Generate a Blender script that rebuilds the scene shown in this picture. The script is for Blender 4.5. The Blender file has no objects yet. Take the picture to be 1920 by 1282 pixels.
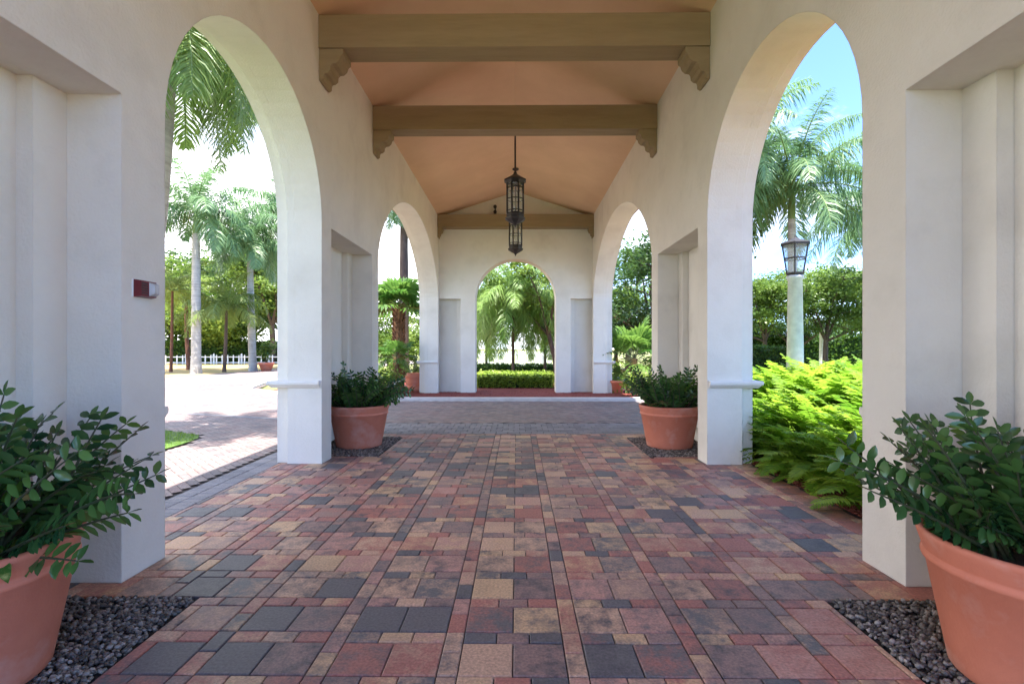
import bpy, math, random
from mathutils import Vector, Matrix, Quaternion, noise as mnoise
R = math.radians
S = 1.5                      # eye height in metres: plan measures below are in eye heights
CX = 0.026 * S               # the camera stands a little right of the nave's middle
sc = bpy.context.scene
C = sc.collection
rng = random.Random(7)

# ------------------------------------------------------------------ helpers
class MB:
    def __init__(s):
        s.v = []; s.f = []; s.sm = []; s.t = []; s.mi = []
    def face(s, pts, smooth=False, t=0.5, mi=0):
        n = len(s.v); s.v.extend([tuple(p) for p in pts])
        s.f.append(tuple(range(n, n + len(pts)))); s.sm.append(smooth); s.t.append(t); s.mi.append(mi)
    def faces(s, vs, fs, smooth=False, t=0.5, mi=0):
        n = len(s.v); s.v.extend([tuple(p) for p in vs])
        for f in fs:
            s.f.append(tuple(i + n for i in f)); s.sm.append(smooth); s.t.append(t); s.mi.append(mi)
    def box(s, a, b, t=0.5, mi=0):
        x0, y0, z0 = a; x1, y1, z1 = b
        vs = [(x0,y0,z0),(x1,y0,z0),(x1,y1,z0),(x0,y1,z0),(x0,y0,z1),(x1,y0,z1),(x1,y1,z1),(x0,y1,z1)]
        s.faces(vs, [(3,2,1,0),(4,5,6,7),(0,1,5,4),(1,2,6,5),(2,3,7,6),(3,0,4,7)], False, t, mi)
    def frustum(s, r0, z0, r1, z1, t=0.5, mi=0):     # r = (x0, y0, x1, y1)
        a = [(r0[0],r0[1],z0),(r0[2],r0[1],z0),(r0[2],r0[3],z0),(r0[0],r0[3],z0)]
        b = [(r1[0],r1[1],z1),(r1[2],r1[1],z1),(r1[2],r1[3],z1),(r1[0],r1[3],z1)]
        s.faces(a + b, [(3,2,1,0),(4,5,6,7),(0,1,5,4),(1,2,6,5),(2,3,7,6),(3,0,4,7)], False, t, mi)
    def prism(s, poly, fn, e0, e1, t=0.5, mi=0):     # poly in 2D, fn(u, v, e) -> point
        n = len(poly)
        a = [fn(u, v, e0) for u, v in poly]; b = [fn(u, v, e1) for u, v in poly]
        fs = [tuple(range(n - 1, -1, -1)), tuple(range(n, 2 * n))]
        for i in range(n):
            j = (i + 1) % n; fs.append((i, j, n + j, n + i))
        s.faces(a + b, fs, False, t, mi)
    def tube(s, path, rad, n=6, t=0.5, mi=0, cap=True):
        path = [Vector(p) for p in path]; m = len(path); vs = []; fs = []
        ref = None
        for i, p in enumerate(path):
            d = (path[min(i+1, m-1)] - path[max(i-1, 0)])
            if d.length < 1e-9: d = Vector((0,0,1))
            d.normalize()
            if ref is None:
                ref = d.cross(Vector((0.3,0.9,0.1)))
                if ref.length < .1: ref = d.cross(Vector((1,0,0)))
            ref = (ref - d * ref.dot(d)).normalized(); o = d.cross(ref)
            r = rad[i] if hasattr(rad, '__len__') else rad
            for k in range(n):
                a = 2 * math.pi * k / n
                vs.append(p + (ref * math.cos(a) + o * math.sin(a)) * r)
        for i in range(m - 1):
            for k in range(n):
                k2 = (k + 1) % n
                fs.append((i*n+k, i*n+k2, (i+1)*n+k2, (i+1)*n+k))
        s.faces(vs, fs, True, t, mi)
        if cap:
            s.face([vs[k] for k in range(n-1, -1, -1)], False, t, mi)
            s.face([vs[(m-1)*n+k] for k in range(n)], False, t, mi)
    def lathe(s, prof, n=32, c=(0,0,0), smooth=True, t=0.5, mi=0, a0=0.0):
        vs = []; fs = []; m = len(prof)
        for r, z in prof:
            for k in range(n):
                a = 2*math.pi*k/n + a0
                vs.append((c[0]+r*math.cos(a), c[1]+r*math.sin(a), c[2]+z))
        for i in range(m-1):
            for k in range(n):
                k2 = (k+1) % n
                fs.append((i*n+k, i*n+k2, (i+1)*n+k2, (i+1)*n+k))
        s.faces(vs, fs, smooth, t, mi)
    def build(s, name, mat, parent=None, org=None):
        if parent is not None and org is None: org = tuple(parent.location) if parent.parent is None else None
        if org is None: org = (0,0,0)
        me = bpy.data.meshes.new(name)
        me.from_pydata([(x-org[0], y-org[1], z-org[2]) for x, y, z in s.v], [], s.f)
        me.polygons.foreach_set('use_smooth', s.sm)
        at = me.attributes.new('tint', 'FLOAT', 'FACE')
        at.data.foreach_set('value', s.t)
        ms = mat if isinstance(mat, (list, tuple)) else [mat]
        for m in ms: me.materials.append(m)
        if len(ms) > 1: me.polygons.foreach_set('material_index', s.mi)
        me.update()
        o = bpy.data.objects.new(name, me); C.objects.link(o)
        if parent is not None: o.parent = parent
        return o

def tag(o, label=None, cat=None, group=None, kind=None):
    if label: o['label'] = label
    if cat: o['category'] = cat
    if group: o['group'] = group
    if kind: o['kind'] = kind
    return o
def thing(name, label, cat, loc=(0,0,0), rz=0.0, group=None):
    o = bpy.data.objects.new(name, None); C.objects.link(o)
    o.empty_display_size = .2
    o.location = loc; o.rotation_euler = (0,0,rz)
    return tag(o, label, cat, group)
def copy_tree(o, parent=None):
    c = o.copy(); C.objects.link(c)
    if parent is not None: c.parent = parent
    for ch in list(o.children): copy_tree(ch, c)
    return c
def dup(o, loc, rz, label, scale=1.0, group=None):
    c = copy_tree(o); c.location = loc; c.rotation_euler = (0,0,rz); c.scale = (scale,)*3
    c['label'] = label
    if group: c['group'] = group
    return c
def XP(px, D): return (px - 969) / 929 * D * S + CX      # plan position from bearing and distance
def ZP(py, D): return S * (1 + (652 - py) / 929 * D)
def lerp(a, b, t): return a + (b - a) * t

# ------------------------------------------------------------------ materials
def newmat(name):
    m = bpy.data.materials.new(name); m.use_nodes = True
    nt = m.node_tree; nt.nodes.clear()
    out = nt.nodes.new('ShaderNodeOutputMaterial')
    return m, nt, out
def N(nt, typ, **kw):
    n = nt.nodes.new(typ)
    for k, v in kw.items():
        if k in n.inputs.keys(): n.inputs[k].default_value = v
        else: setattr(n, k, v)
    return n
def col4(c): return (c[0], c[1], c[2], 1)
def mixc(nt, fac, a, b, blend='MIX'):
    n = nt.nodes.new('ShaderNodeMix'); n.data_type = 'RGBA'; n.blend_type = blend
    for sock, val in ((n.inputs[0], fac), (n.inputs[6], a), (n.inputs[7], b)):
        if isinstance(val, bpy.types.NodeSocket): nt.links.new(val, sock)
        elif isinstance(val, (int, float)): sock.default_value = val
        else: sock.default_value = col4(val)
    return n.outputs[2]
def noise_fac(nt, scale, lo=.35, hi=.65, detail=5, coords=None, dist=0.0):
    tc = nt.nodes.new('ShaderNodeTexCoord')
    mp = nt.nodes.new('ShaderNodeMapping')
    if hasattr(scale, '__len__'): mp.inputs['Scale'].default_value = scale; s = 1
    else: s = scale
    nt.links.new(tc.outputs['Object'], mp.inputs['Vector'])
    nz = N(nt, 'ShaderNodeTexNoise', Scale=s, Detail=detail, Roughness=.6, Distortion=dist)
    nt.links.new(mp.outputs[0], nz.inputs['Vector'])
    mr = N(nt, 'ShaderNodeMapRange'); mr.inputs[1].default_value = lo; mr.inputs[2].default_value = hi
    nt.links.new(nz.outputs[0], mr.inputs[0])
    return mr.outputs[0], nz.outputs[0]
def surf(name, a, b=None, scale=4, rough=.8, bump=0, bscale=60, spec=.4, bevel=0, c=None, cscale=20, cam=.5, lo=.35, hi=.65, metal=0, coat=0):
    m, nt, out = newmat(name)
    p = N(nt, 'ShaderNodeBsdfPrincipled'); p.inputs['Roughness'].default_value = rough
    p.inputs['Specular IOR Level'].default_value = spec; p.inputs['Metallic'].default_value = metal
    p.inputs['Coat Weight'].default_value = coat
    col = a
    if b is not None:
        f, _ = noise_fac(nt, scale, lo, hi); col = mixc(nt, f, a, b)
    if c is not None:
        f, _ = noise_fac(nt, cscale, .5, .75)
        mm = N(nt, 'ShaderNodeMath', operation='MULTIPLY'); nt.links.new(f, mm.inputs[0]); mm.inputs[1].default_value = cam
        col = mixc(nt, mm.outputs[0], col, c)
    if isinstance(col, bpy.types.NodeSocket): nt.links.new(col, p.inputs['Base Color'])
    else: p.inputs['Base Color'].default_value = col4(col)
    nrm = None
    if bevel:
        bv = nt.nodes.new('ShaderNodeBevel'); bv.samples = 4; bv.inputs[0].default_value = bevel; nrm = bv.outputs[0]
    if bump:
        _, nz = noise_fac(nt, bscale, 0, 1, 6)
        bp = N(nt, 'ShaderNodeBump', Strength=bump, Distance=.01)
        nt.links.new(nz, bp.inputs['Height'])
        if nrm is not None: nt.links.new(nrm, bp.inputs['Normal'])
        nrm = bp.outputs[0]
    if nrm is not None: nt.links.new(nrm, p.inputs['Normal'])
    nt.links.new(p.outputs[0], out.inputs[0])
    return m
def leafmat(name, a, b, rough=.45, trans=.35, tcol=None, spec=.4, c=None):
    m, nt, out = newmat(name)
    at = nt.nodes.new('ShaderNodeAttribute'); at.attribute_name = 'tint'
    col = mixc(nt, at.outputs['Fac'], a, b)
    if c is not None:
        f, _ = noise_fac(nt, 9, .56, .66); col = mixc(nt, f, col, c)
    p = N(nt, 'ShaderNodeBsdfPrincipled'); p.inputs['Roughness'].default_value = rough
    p.inputs['Specular IOR Level'].default_value = spec
    nt.links.new(col, p.inputs['Base Color'])
    tr = nt.nodes.new('ShaderNodeBsdfTranslucent')
    tc = mixc(nt, at.outputs['Fac'], tuple(min(1, x*1.5) for x in a), tuple(min(1, x*1.5) for x in b)) if tcol is None else None
    if tc is not None: nt.links.new(tc, tr.inputs[0])
    else: tr.inputs[0].default_value = col4(tcol)
    mx = nt.nodes.new('ShaderNodeMixShader'); mx.inputs[0].default_value = trans
    nt.links.new(p.outputs[0], mx.inputs[1]); nt.links.new(tr.outputs[0], mx.inputs[2])
    nt.links.new(mx.outputs[0], out.inputs[0])
    return m
def pavermat(name, stops, blotch, rough=.6, scale=5.0, bump=.35, blot=.75):
    """stone colour picked per stone by 'tint' and blotched inside each stone by noise"""
    m, nt, out = newmat(name)
    at = nt.nodes.new('ShaderNodeAttribute'); at.attribute_name = 'tint'
    rp = nt.nodes.new('ShaderNodeValToRGB'); rp.color_ramp.interpolation = 'CONSTANT'
    els = rp.color_ramp.elements
    els[0].position = 0; els[0].color = col4(stops[0][1])
    for k, (pos, c) in enumerate(stops[1:]):
        e = els[1] if k == 0 else els.new(pos)
        e.position = pos; e.color = col4(c)
    nt.links.new(at.outputs['Fac'], rp.inputs[0])
    # noise shifted per stone
    tc = nt.nodes.new('ShaderNodeTexCoord')
    ml = N(nt, 'ShaderNodeMath', operation='MULTIPLY'); ml.inputs[1].default_value = 173.0
    nt.links.new(at.outputs['Fac'], ml.inputs[0])
    cb = nt.nodes.new('ShaderNodeCombineXYZ'); nt.links.new(ml.outputs[0], cb.inputs[2])
    ad = N(nt, 'ShaderNodeVectorMath', operation='ADD')
    nt.links.new(tc.outputs['Object'], ad.inputs[0]); nt.links.new(cb.outputs[0], ad.inputs[1])
    nz = N(nt, 'ShaderNodeTexNoise', Scale=scale, Detail=8, Roughness=.74)
    nt.links.new(ad.outputs[0], nz.inputs['Vector'])
    mr = N(nt, 'ShaderNodeMapRange'); mr.inputs[1].default_value = .43; mr.inputs[2].default_value = .66; mr.inputs[4].default_value = blot
    nt.links.new(nz.outputs[0], mr.inputs[0])
    # which blotch colour: another per stone value
    m2 = N(nt, 'ShaderNodeMath', operation='MULTIPLY'); m2.inputs[1].default_value = 37.31
    nt.links.new(at.outputs['Fac'], m2.inputs[0])
    fr = N(nt, 'ShaderNodeMath', operation='FRACT'); nt.links.new(m2.outputs[0], fr.inputs[0])
    r2 = nt.nodes.new('ShaderNodeValToRGB'); r2.color_ramp.interpolation = 'CONSTANT'
    e2 = r2.color_ramp.elements
    e2[0].position = 0; e2[0].color = col4(blotch[0])
    for k, c in enumerate(blotch[1:]):
        e = e2[1] if k == 0 else e2.new((k+1)/len(blotch))
        e.position = (k+1)/len(blotch); e.color = col4(c)
    nt.links.new(fr.outputs[0], r2.inputs[0])
    c1 = mixc(nt, mr.outputs[0], rp.outputs[0], r2.outputs[0])
    f3, nz3 = noise_fac(nt, 70, .30, .72, 6)
    f5 = N(nt, 'ShaderNodeMapRange'); f5.inputs[3].default_value = .68; f5.inputs[4].default_value = 1.42; nt.links.new(f3, f5.inputs[0])
    vm = N(nt, 'ShaderNodeVectorMath', operation='SCALE'); nt.links.new(c1, vm.inputs[0]); nt.links.new(f5.outputs[0], vm.inputs['Scale'])
    c2 = vm.outputs[0]
    f4, _ = noise_fac(nt, 1.1, .48, .72, 5)
    mm = N(nt, 'ShaderNodeMath', operation='MULTIPLY'); mm.inputs[1].default_value = .36; nt.links.new(f4, mm.inputs[0])
    c3 = mixc(nt, mm.outputs[0], c2, (.075,.068,.07))
    p = N(nt, 'ShaderNodeBsdfPrincipled'); p.inputs['Specular IOR Level'].default_value = .45
    nt.links.new(c3, p.inputs['Base Color'])
    rr = N(nt, 'ShaderNodeMapRange'); rr.inputs[3].default_value = rough - .14; rr.inputs[4].default_value = rough + .14
    nt.links.new(nz.outputs[0], rr.inputs[0]); nt.links.new(rr.outputs[0], p.inputs['Roughness'])
    bp = N(nt, 'ShaderNodeBump', Strength=bump, Distance=.006)
    nt.links.new(nz3, bp.inputs['Height']); nt.links.new(bp.outputs[0], p.inputs['Normal'])
    nt.links.new(p.outputs[0], out.inputs[0])
    return m
def glassmat(name, tint=(.9,.93,.92), opac=.35):
    m, nt, out = newmat(name)
    tr = nt.nodes.new('ShaderNodeBsdfTransparent'); tr.inputs[0].default_value = col4(tint)
    p = N(nt, 'ShaderNodeBsdfPrincipled'); p.inputs['Base Color'].default_value = (.75,.74,.70,1); p.inputs['Roughness'].default_value = .15
    mx = nt.nodes.new('ShaderNodeMixShader'); mx.inputs[0].default_value = opac
    nt.links.new(tr.outputs[0], mx.inputs[1]); nt.links.new(p.outputs[0], mx.inputs[2]); nt.links.new(mx.outputs[0], out.inputs[0])
    return m

M = {}
M['stucco'] = surf('stucco', (.76,.715,.63), (.71,.665,.58), 1.3, .82, .5, 45, .25, bevel=.012, c=(.50,.455,.385), cscale=1.6, cam=.35)
M['trim'] = surf('painted_trim', (.76,.73,.67), (.70,.66,.60), 2, .7, .2, 70, .3, bevel=.008)
M['ceiling'] = surf('peach_ceiling', (.78,.53,.325), (.72,.48,.29), 1.1, .85, .25, 30, .2)
M['beam'] = surf('painted_beam', (.33,.245,.135), (.28,.205,.11), (1.2,9,9), .7, .3, 30, .25, bevel=.008)
M['rooftile'] = surf('roof_tile', (.42,.19,.11), (.33,.15,.09), 5, .8, .3, 20)
M['iron'] = surf('black_iron', (.018,.016,.016), (.035,.028,.024), 20, .5, .2, 80, .5)
M['lampglass'] = glassmat('seeded_glass', opac=.30)
M['clearglass'] = glassmat('clear_lens', (.9,.9,.95), .45)
M['terracotta'] = surf('terracotta', (.60,.20,.12), (.53,.165,.098), 3.0, .62, .25, 40, .35, c=(.70,.46,.38), cscale=3.2, cam=.55)
M['soil'] = surf('potting_soil', (.035,.024,.018), (.06,.042,.03), 30, .95, .8, 60)
M['redplastic'] = surf('red_plastic', (.16,.006,.012), (.12,.005,.01), 6, .35, 0, spec=.5)
M['dark'] = surf('dark_plastic', (.02,.02,.022), (.03,.03,.03), 8, .4)
M['gravel'] = leafmat('river_pebble', (.048,.040,.035), (.34,.295,.255), .5, 0.0, spec=.5)
M['gravelbase'] = surf('bed_soil', (.02,.018,.017), (.04,.035,.033), 30, .95, .6, 90)
RED=(.38,.145,.112); PINK=(.46,.235,.185); TAN=(.56,.35,.20); CHAR=(.125,.112,.116); PURP=(.28,.17,.145); BUFF=(.52,.315,.21); INK=(.075,.068,.078)
M['paver'] = pavermat('blended_paver', [(0,RED),(.17,PINK),(.33,BUFF),(.46,TAN),(.57,PURP),(.72,CHAR),(.85,RED)],
                      [CHAR, TAN, INK, RED, INK, BUFF, CHAR], rough=.48, blot=1.0, scale=8.0)
M['border'] = pavermat('charcoal_paver', [(0,(.19,.18,.195)),(.4,(.155,.15,.165)),(.7,(.22,.205,.215))], [(.13,.13,.145),(.27,.24,.23)], blot=.5)
M['drive'] = pavermat('pink_brick', [(0,(.225,.148,.136)),(.3,(.25,.185,.168)),(.55,(.19,.153,.149)),(.75,(.265,.205,.18)),(.9,(.145,.117,.117))],
                      [(.145,.12,.12),(.25,.205,.19),(.20,.132,.124)], blot=.5, bump=.2)
M['joint'] = surf('joint_sand', (.035,.030,.028), (.075,.062,.055), 12, .95, .5, 120)
M['drivejoint'] = surf('drive_joint_sand', (.10,.085,.08), (.15,.13,.12), 12, .95, .4, 120)
M['kerb'] = surf('concrete_kerb', (.60,.57,.54), (.50,.47,.44), 3, .85, .4, 50)
M['mulch'] = surf('red_mulch', (.30,.065,.05), (.16,.034,.026), 22, .95, 1.0, 55, c=(.26,.075,.05), cscale=40, cam=.8)
M['chip'] = leafmat('mulch_chip', (.15,.032,.024), (.38,.11,.075), .9, 0.0)
M['grass'] = surf('lawn_base', (.09,.17,.022), (.06,.12,.018), 6, .9, .6, 60)
M['blade'] = leafmat('grass_blade', (.09,.19,.015), (.19,.30,.03), .6, .4)
M['sand'] = surf('sandy_verge', (.50,.33,.15), (.40,.30,.10), .6, .95, .4, 30, c=(.30,.30,.07), cscale=.35, cam=.8)
M['ground'] = surf('park_ground', (.15,.19,.05), (.24,.23,.09), .25, .95, .5, 20)
M['royal'] = leafmat('royal_frond', (.06,.14,.055), (.18,.30,.12), .42, .35, spec=.6)
M['royalnear'] = leafmat('royal_frond_near', (.07,.15,.03), (.22,.32,.08), .42, .45, spec=.5)
M['coco'] = leafmat('yellow_green_frond', (.09,.15,.03), (.22,.28,.07), .5, .4)
M['shaft'] = surf('green_crownshaft', (.15,.24,.06), (.19,.27,.09), 3, .5)
M['palmtrunk'] = surf('pale_palm_trunk', (.50,.48,.43), (.33,.315,.28), (.6,.6,13), .85, .6, 20, c=(.15,.145,.12), cscale=3, cam=.7)
M['bark'] = surf('dark_bark', (.075,.052,.038), (.12,.085,.06), (10,10,3), .9, .8, 25)
M['redbark'] = surf('red_brown_bark', (.19,.075,.045), (.10,.055,.035), 6, .9, .8, 25)
M['boots'] = leafmat('palm_boots', (.10,.045,.025), (.30,.16,.085), .9, 0.0)
M['leafA'] = leafmat('tree_leaf', (.045,.105,.02), (.19,.28,.05), .45, .35)
M['leafB'] = leafmat('tree_leaf_light', (.07,.14,.02), (.21,.28,.05), .45, .4)
M['leafC'] = leafmat('tree_leaf_dark', (.025,.07,.02), (.10,.18,.045), .45, .3)
M['feather'] = leafmat('feather_frond', (.08,.19,.03), (.30,.42,.11), .45, .4)
M['fan'] = leafmat('fan_frond', (.04,.125,.02), (.15,.26,.05), .4, .4)
M['fern'] = leafmat('fern_frond', (.08,.20,.015), (.32,.46,.045), .5, .5)
M['hedgecore'] = surf('hedge_core', (.02,.04,.012), (.03,.06,.015), 8, .95)
M['hedge'] = leafmat('hedge_leaf', (.035,.085,.014), (.11,.20,.03), .5, .3)
M['hedgelime'] = leafmat('hedge_leaf_lime', (.16,.26,.03), (.36,.46,.08), .5, .4)
M['zz'] = leafmat('glossy_leaf', (.010,.046,.018), (.09,.19,.045), .17, .15, spec=.6)
M['zzb'] = leafmat('fresh_leaf', (.035,.11,.02), (.09,.18,.03), .25, .3, spec=.5)
M['varieg'] = leafmat('variegated_leaf', (.035,.12,.02), (.09,.19,.03), .25, .25, c=(.42,.44,.14))
M['stem'] = surf('plant_stem', (.035,.06,.025), (.06,.055,.03), 20, .6)
M['white'] = surf('white_paint', (.78,.78,.76), (.70,.70,.68), 4, .6)
M['lamppost'] = surf('aged_white_concrete', (.66,.65,.60), (.52,.51,.48), 5, .8, .3, 30, c=(.30,.29,.27), cscale=6, cam=.4)
M['tower'] = surf('pale_tower', (.62,.65,.68), (.56,.59,.63), .1, .7)
M['towerband'] = surf('tower_band', (.22,.25,.29), (.28,.31,.35), .2, .4)

# ------------------------------------------------------------------ plan measures (eye heights)
W = 1.656; HA = .234; HB = .30; HC = .41
TOP = 3.83; RIDGE = 4.37; END = 10.70; ENDB = 11.08; BACK = -1.6
SPR = 2.08
def arch_pts(y0, y1, spring, rise, power, n=28):     # from far to near, over the top
    c = (y0 + y1) / 2; h = (y1 - y0) / 2; pts = []
    for k in range(n + 1):
        a = math.pi * k / n
        t = math.cos(a)
        pts.append((c + h * t, spring + rise * (max(0, 1 - t*t)) ** power))
    return pts
A0 = (-1.33, .57); A1 = (2.353, 4.258); A2 = (6.0, 10.58)
N1 = (.82, 2.092); N2 = (4.477, 5.745)
def arch_notch(a, grow=0.0):
    y0, y1 = a[0] - grow, a[1] + grow
    if a is A2: pts = arch_pts(y0, y1, SPR, 1.21 + grow, .62)
    else: pts = arch_pts(y0, y1, SPR, (y1 - y0) / 2, .5)
    return [(y1, 0)] + pts + [(y0, 0)]
def niche_notch(n, shrink=0.0):
    return [(n[1]-shrink, 0), (n[1]-shrink, SPR), (n[0]+shrink, SPR), (n[0]+shrink, 0)]
def wall_outline(openings, y1):
    p = [(BACK, 0), (BACK, TOP), (y1, TOP), (y1, 0)]
    for o in openings: p += o
    return p
def add_wall_layer(mb, side, d0, d1, outline):
    # side -1 left, +1 right
    x0, x1 = side * (W + d0) * S, side * (W + d1) * S
    poly = [(u*S, v*S) for u, v in outline]
    if side < 0: mb.prism(poly, lambda u, v, e: (e, u, v), x1, x0)
    else: mb.prism(poly, lambda u, v, e: (e, u, v), x0, x1)

portico = thing('portico', 'long cream stucco portico with arched side walls, peach ceiling and brown beams over brick paving', 'building', (0,0,0))
def impost(parent, side, y, far):
    """moulding wrapped round an arch jamb; far = +1 for the jamb that faces the camera"""
    mb = MB()
    xi, xo = side*(W+.012)*S, side*(W+HC+.055)*S
    pr = .042*S
    ya = (y - .042*far)*S; yb = (y + .16*far)*S
    def rect(g):
        xs = sorted((xi, xo + side*g)); ys = sorted((ya - far*g, yb)); return (xs[0], ys[0], xs[1], ys[1])
    z = .655*S
    mb.frustum(rect(-.05), z, rect(-.012), z+.028*S)
    mb.frustum(rect(-.004), z+.028*S, rect(0), z+.05*S)
    mb.frustum(rect(0), z+.05*S, rect(-.01), z+.062*S)
    return mb.build('impost_moulding', M['trim'], parent)
walls = {}
for side in (-1, 1):
    mb = MB()
    add_wall_layer(mb, side, 0, HA, wall_outline([arch_notch(A2), niche_notch(N2), arch_notch(A1), niche_notch(N1), arch_notch(A0)], END))
    add_wall_layer(mb, side, HA, HB, wall_outline([arch_notch(A2), niche_notch(N2, .15), arch_notch(A1), niche_notch(N1, .15), arch_notch(A0)], END))
    add_wall_layer(mb, side, HB, HC, wall_outline([arch_notch(A2, .05), arch_notch(A1, .05), arch_notch(A0, .05)], ENDB))
    w = mb.build('arcade_wall', M['stucco'], portico)
    walls[side] = w
    for y, far in ((A1[0], -1), (A1[1], 1), (A2[0], -1), (A2[1], 1)): impost(w, side, y, far)
# end wall
mb = MB()
def notch_c(w, spring, n=28):
    return [(w, 0)] + [(w*math.cos(math.pi*k/n), spring + w*math.sin(math.pi*k/n)) for k in range(n+1)] + [(-w, 0)]
ew = W - .001
NX = 1.19
front = [(-NX,0)] ; 
front = [(-ew, 2.06), (-ew, TOP), (0, RIDGE), (ew, TOP), (ew, 2.06), (NX, 2.06), (NX, 0)] + notch_c(.87, 2.05) + [(-NX, 0), (-NX, 2.06)]
mb.prism([(u*S, v*S) for u, v in front][::-1], lambda u, v, e: (u, e, v), (END+.001)*S, (END+.13)*S)
mid = [(-ew, 2.06), (-ew, TOP), (0, RIDGE), (ew, TOP), (ew, 2.06), (NX+.1, 2.06), (NX+.1, 0)] + notch_c(.87, 2.05) + [(-NX-.1, 0), (-NX-.1, 2.06)]
mb.prism([(u*S, v*S) for u, v in mid][::-1], lambda u, v, e: (u, e, v), (END+.13)*S, (END+.18)*S)
ex = W + HB
back = [(-ex, 0), (-ex, TOP), (0, RIDGE+.0), (ex, TOP), (ex, 0)] + notch_c(.87, 2.05)
mb.prism([(u*S, v*S) for u, v in back][::-1], lambda u, v, e: (u, e, v), (END+.18)*S, (ENDB-.001)*S)
endwall = mb.build('end_wall', M['stucco'], portico)
# ceiling and roof
for nm, zoff, over, mat, th, ymax in (('ceiling', 0, 0, M['ceiling'], .05, ENDB), ('roof', .055, .30, M['rooftile'], .09, ENDB + .2)):
    mb = MB()
    xw = W + HC + over; zl = TOP - (RIDGE-TOP)/W*(xw - W)
    for sd in (-1, 1):
        a = [(0, RIDGE+zoff), (sd*xw, zl+zoff), (sd*xw, zl+zoff+th), (0, RIDGE+zoff+th)]
        if nm == 'ceiling': a = [(0, RIDGE), (sd*(W+HC-.01), zl), (sd*(W+HC-.01), zl+th), (0, RIDGE+th)]
        mb.prism([(u*S, v*S) for u, v in (a if sd > 0 else a[::-1])], lambda u, v, e: (u, e, v), (BACK - over)*S, ymax*S)
    mb.build(nm, mat, portico)
# beams with corbels
def corbel_profile():
    return [(0,0),(.205,0),(.205,-.05),(.185,-.062),(.172,-.10),(.145,-.125),(.11,-.13),(.095,-.15),(.092,-.185),(.070,-.205),(.045,-.21),(.038,-.225),(.034,-.262),(.012,-.275),(0,-.27)]
for y0, y1 in ((4.18, 4.40), (5.76, 5.95)):
    mb = MB()
    mb.box((-(W-.002)*S, y0*S, 3.54*S), ((W-.002)*S, y1*S, (TOP-.012)*S))
    bo = mb.build('beam', M['beam'], portico)
    for sd in (-1, 1):
        cb = MB()
        pr = [((W-.003-u)*sd*S, (3.54-.001+v)*S) for u, v in corbel_profile()]
        cb.prism(pr if sd > 0 else pr[::-1], lambda u, v, e: (u, e, v), (y0+.012)*S, (y1-.012)*S)
        cb.build('corbel', M['beam'], bo)
mb = MB()
mb.box((-(W-.002)*S, 10.46*S, 3.555*S), ((W-.002)*S, (END-.002)*S, (TOP-.012)*S))
bo = mb.build('beam', M['beam'], portico)
for sd in (-1, 1):
    cb = MB()
    pr = [((W-.003-u*.5)*sd*S, (3.554+v*.75)*S) for u, v in corbel_profile()]
    cb.prism(pr if sd > 0 else pr[::-1], lambda u, v, e: (u, e, v), 10.48*S, (END-.004)*S)
    cb.build('corbel', M['beam'], bo)

# ------------------------------------------------------------------ ground
def sheet(name, poly, z, mat, kind='structure'):
    mb = MB(); mb.face([(x*S, y*S, z) for x, y in poly]); return tag(mb.build(name, mat), kind=kind)
g = 420
sheet('ground', [(-g,-g),(g,-g),(g,g),(-g,g)], -.075, M['ground'])
sheet('driveway_bed', [(-15,-6),(7,-6),(7,9.32),(-3.2,9.32),(-6.5,11.5),(-7.3,14),(-7.6,26),(-5,40),(-30,40),(-30,-6)], -.022, M['drivejoint'])
sheet('nave_paving_bed', [(-2.3,BACK-3),(2.05,BACK-3),(2.05,6.62),(-2.3,6.62)], -.016, M['joint'])
sheet('sandy_verge', [(-12.1,11),(-11.75,18),(-11.45,26),(-9.5,36),(-60,36),(-60,11)], -.008, M['sand'])
sheet('mulch_bed', [(2.05,BACK-3),(9,BACK-3),(9,6.3),(2.05,6.3)], .004, M['mulch'])
sheet('far_mulch_bed', [(-3.1,9.58),(8,9.58),(8,15),(-5.6,15),(-5.6,11.3)], .050, M['mulch'])
# nave pavers
beds = []
for sd in (-1, 1):
    beds.append((sd*1.25, sd*(W+HB), 1.0, 1.977)); beds.append((sd*1.25, sd*(W+HB), 4.56, 5.53))
beds = [(min(a,b), max(a,b), c, d) for a, b, c, d in beds]
def stone(mb, x0, y0, x1, y1, t, z=0.0, gap=.003, ch=.0055, depth=.016, jit=.0):
    x0 += gap; y0 += gap; x1 -= gap; y1 -= gap
    if x1 - x0 < .025 or y1 - y0 < .025: return
    za = z + rng.uniform(-.0012, .0012)
    dz = [za + rng.uniform(-.0008, .0008) for _ in range(4)]
    o = [(x0,y0),(x1,y0),(x1,y1),(x0,y1)]
    i = [(x0+ch,y0+ch),(x1-ch,y0+ch),(x1-ch,y1-ch),(x0+ch,y1-ch)]
    vs = [(a,b,dz[k]) for k,(a,b) in enumerate(i)] + [(a,b,dz[k]-ch*.8) for k,(a,b) in enumerate(o)] + [(a,b,z-depth) for a,b in o]
    fs = [(0,1,2,3)] + [(4+k, 4+(k+1)%4, (k+1)%4, k) for k in range(4)] + [(8+k, 8+(k+1)%4, 4+(k+1)%4, 4+k) for k in range(4)]
    mb.faces(vs, fs, False, t)
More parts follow.
